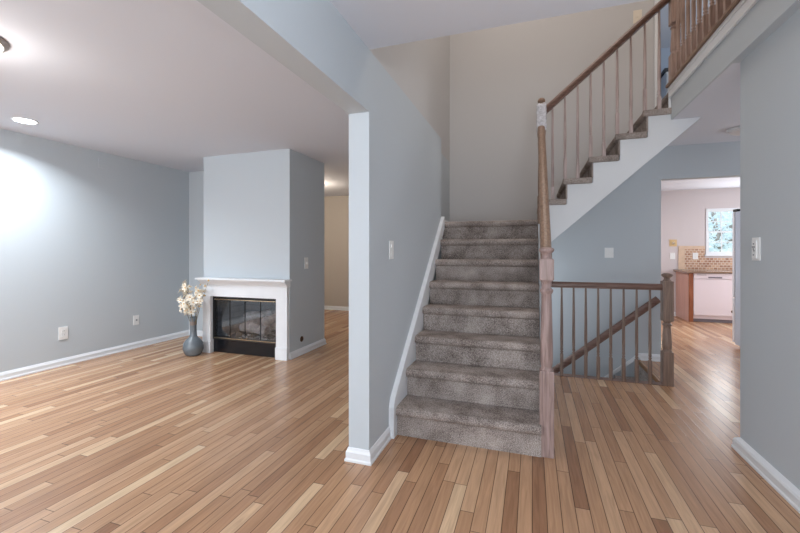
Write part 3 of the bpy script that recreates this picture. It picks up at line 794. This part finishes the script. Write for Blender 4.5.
area('stairwell_fill', (-.1, 3.6, ZT-.02), (0, 0, 0), 1.6, 1.6, 30, (1, .89, .80))  # warm light added under the closed ceiling to brighten the stairwell

# ------------------------------------------------------------------ kitchen
cb = thing('base_cabinet', 'cherry base cabinet end with pale side panel under the counter', 'cabinet', (2.67, 8.6, 0))
obj('side_panel', MB().box(2.645, 2.662, 8.30, YW-.001, .0, .868), M['cabpanel'], cb)
obj('face_stile', MB().box(2.645, 2.712, 8.28, 8.30, .0, .868, .002), M['cabinet'], cb)
obj('carcass', MB().box(2.662, 2.712, 8.30, YW-.001, .0, .868), M['cabinet'], cb)
dw = thing('dishwasher', 'white built-in dishwasher beside the cherry cabinet end', 'dishwasher', (3.02, 8.6, 0))
obj('body', MB().box(2.716, 3.33, 8.31, YW-.002, .06, .866), M['dish'], dw)
obj('door', MB().box(2.717, 3.329, 8.278, 8.309, .125, .765, .006), M['dish'], dw)
pn = obj('control_panel', MB().box(2.717, 3.329, 8.270, 8.309, .77, .864, .006), M['dish'], dw)
obj('handle', MB().box(2.93, 3.13, 8.262, 8.271, .785, .808, .003), M['toe'], pn)
obj('button', MB().box(2.76, 2.90, 8.267, 8.271, .835, .845), M['greyp'], pn)
obj('toe_kick', MB().box(2.717, 3.329, 8.33, 8.36, .004, .12), M['toe'], dw)
mb = MB().lathe([(.024, 0), (.024, .004), (.018, .006)], 0, 0, 20)
for v in mb.bm.verts: v.co = Vector((3.285 + v.co.x, 8.2775 - v.co.z, .21 + v.co.y))
obj('round_badge', mb, M['bronze'], dw)
ct = top('countertop', MB().box(2.60, 4.5, 8.235, YW-.002, .870, .906, .006), M['granite'], (3.5, 8.6, .87)); tag(ct, 'brown speckled granite countertop over the dishwasher', 'countertop')
cc = thing('base_cabinet', 'cherry base cabinet behind the refrigerator past the dishwasher', 'cabinet', (3.9, 8.6, 0))
obj('carcass', MB().box(3.335, 4.5, 8.31, YW-.002, .0, .868), M['cabinet'], cc)
obj('cabinet_door', MB().box(3.345, 3.9, 8.285, 8.309, .12, .86, .004), M['cabinet'], cc)
bsp = thing('backsplash', 'tan mosaic tile backsplash with a lighter border above the counter', 'backsplash', (3.4, 8.94, .907))
tl = MB().box(2.79, WX0-.03, YW-.012, YW-.001, .907, 1.30).box(WX0-.03, 4.5, YW-.012, YW-.001, .907, 1.13)
obj('mosaic', tl, M['tile'], bsp)
obj('border_tile', MB().box(2.685, 2.788, YW-.013, YW-.001, .907, 1.36, .002).box(2.79, WX0-.03, YW-.013, YW-.001, 1.302, 1.36, .002), mat('border_tile', lin(206, 180, 156), .4, noise=.08, nscale=12), bsp)
plate('wall_outlet', 'white outlet set in the kitchen mosaic tiles', 'outlet', (2.958, YW-.0125, 1.166), '-Y', .085, .125, 'outlet')
plate('light_switch', 'white switch plate on the kitchen wall left of the tiles', 'light switch', (2.589, YW, 1.165), '-Y', .085, .125, 'rocker')
th = plate('thermostat', 'tan square thermostat on the kitchen wall above the white switch', 'thermostat', (2.598, YW, 1.418), '-Y', .125, .135, 'blank', 'tan')
obj('dial', MB().box(2.575, 2.621, YW-.022, YW-.006, 1.39, 1.44, .004), M['brass'], th)
# refrigerator, its back to the hall and its doors facing into the kitchen
fr = thing('refrigerator', 'tall steel blue refrigerator seen edge-on behind the near wall', 'refrigerator', (2.9, 5.8, 0))
obj('body', MB().box(2.492, 3.3, 5.40, 6.215, .05, 1.765, .008), M['fridge'], fr)
for z0, z1 in ((.655, 1.765), (.07, .645)):
    d_ = obj('fridge_door', MB().box(2.490, 3.30, 6.228, 6.285, z0, z1, .008), M['fridgew'], fr)
    zz = z0 + .06 if z0 > .5 else z1 - .08
    obj('door_handle', MB().tube([(3.2, 6.28, .75), (3.2, 6.33, .77), (3.2, 6.33, 1.5), (3.2, 6.28, 1.52)] if z0 > .5 else [(2.65, 6.28, .57), (2.67, 6.33, .57), (3.15, 6.33, .57), (3.17, 6.28, .57)], .011), M['chrome'], d_)
obj('door_gasket', MB().box(2.496, 3.29, 6.2155, 6.2275, .648, 1.765), M['black'], fr)
obj('hinge_cover', MB().box(2.490, 2.62, 6.16, 6.27, 1.767, 1.800, .006), M['black'], fr)
obj('foot', MB().tube([(2.56, 6.20, .045), (2.55, 6.12, .012), (2.55, 5.95, .010), (2.56, 5.85, .03)], .010), M['black'], fr)
obj('foot', MB().box(3.1, 3.25, 6.0, 6.1, .0, .05, .006), M['black'], fr)
# kitchen window
wn = struct('window_1', MB().rect_frame('Y', YW-.012, YW+.10, WX0-.012, WX1+.012, WZ0-.0, WZ1+.0, .035, .035), M['trim'])
for z0, z1, yy in ((WZ0+.035, 1.635, YW+.02), (1.615, WZ1-.035, YW+.045)):
    s_ = obj('window_sash', MB().rect_frame('Y', yy, yy+.025, WX0+.023, WX1-.023, z0, z1, .022, .026), M['trim'], wn)
    mm = MB()
    for k in (1, 2):
        xx = WX0 + .023 + (WX1-WX0-.046)*k/3; mm.box(xx-.009, xx+.009, yy+.006, yy+.016, z0+.026, z1-.026)
    mm.box(WX0+.045, WX1-.045, yy+.007, yy+.015, (z0+z1)/2-.009, (z0+z1)/2+.009)
    obj('muntin', mm, M['trim'], s_)
    obj('window_pane', MB().box(WX0+.04, WX1-.04, yy+.009, yy+.013, z0+.02, z1-.02), M['pane'], s_)
obj('window_sill', MB().box(WX0-.04, WX1+.04, YW-.045, YW+.02, WZ0-.022, WZ0+.004, .004), M['trim'], wn)
# outside the window
struct('ground', MB().box(-8, 14, 9.2, 30, -.6, -.5), M['ground'])
def tree(x, y, h, r, lab, sd):
    random.seed(sd)
    t_ = thing('tree', lab, 'tree', (x, y, -.5))
    tr = MB().tube([(x, y, -.5), (x+.05, y, h*.4), (x-.05, y+.1, h*.8)], [.12, .09, .04], 8)
    for k in range(9):
        a = random.uniform(0, 6.28); zz = h*random.uniform(.25, .6)
        tr.tube([(x, y, zz), (x + r*.4*math.cos(a), y + r*.4*math.sin(a), zz + .3), (x + r*.85*math.cos(a), y + r*.85*math.sin(a), zz + random.uniform(.3, .9))], [.04, .025, .01], 6)
    obj('trunk', tr, M['bark'], t_)
    lf = MB()
    for k in range(4200):
        a = random.uniform(0, 6.28); b = math.acos(random.uniform(-1, 1)); q = r*random.uniform(.35, 1)
        c_ = Vector((x + q*math.sin(b)*math.cos(a), y + q*math.sin(b)*math.sin(a), h*.62 + q*1.1*math.cos(b)))
        d_ = Vector((random.uniform(-1, 1), random.uniform(-1, 1), random.uniform(-1, 1))).normalized()
        e_ = d_.orthogonal().normalized(); s2 = random.uniform(.04, .09)
        lf.poly([c_ - d_*s2, c_ + e_*s2*.45, c_ + d_*s2, c_ - e_*s2*.45], [(0, 1, 2, 3)])
    obj('foliage', lf, M['leaf'], t_)
tree(4.6, 12.5, 3.2, 1.4, 'pale leafy tree just outside the kitchen window', 3)
tree(6.6, 15.5, 4.2, 1.9, 'larger pale tree standing farther back outside the kitchen window', 5)

# ------------------------------------------------------------------ upstairs room glimpsed past the railing
tc_ = thing('tall_cabinet', 'tall white cabinet with a dark top in the upstairs room beyond the balcony post', 'cabinet', (2.8, 8.7, ZF+.012))
obj('carcass', MB().box(2.36, 3.3, 8.52, 8.97, ZF+.013, 4.60, .006), M['trim'], tc_)
obj('top_board', MB().box(2.33, 3.33, 8.49, 8.975, 4.60, 4.66, .006), M['darkframe'], tc_)
for k in range(2):
    d_ = obj('cabinet_door', MB().box(2.38+k*.455, 2.825+k*.455, 8.50, 8.52, ZF+.08, 4.56, .004), M['trim'], tc_)
    xk = 2.79 if k == 0 else 2.87
    obj('knob', MB().tube([(xk, 8.50, 3.75), (xk, 8.478, 3.75)], .014), M['darkframe'], d_)
struct('floor_upper', MB().box(1.305, 4.7, 2.141, 8.98, ZF-.0015, ZF+.012), M['carpet'])
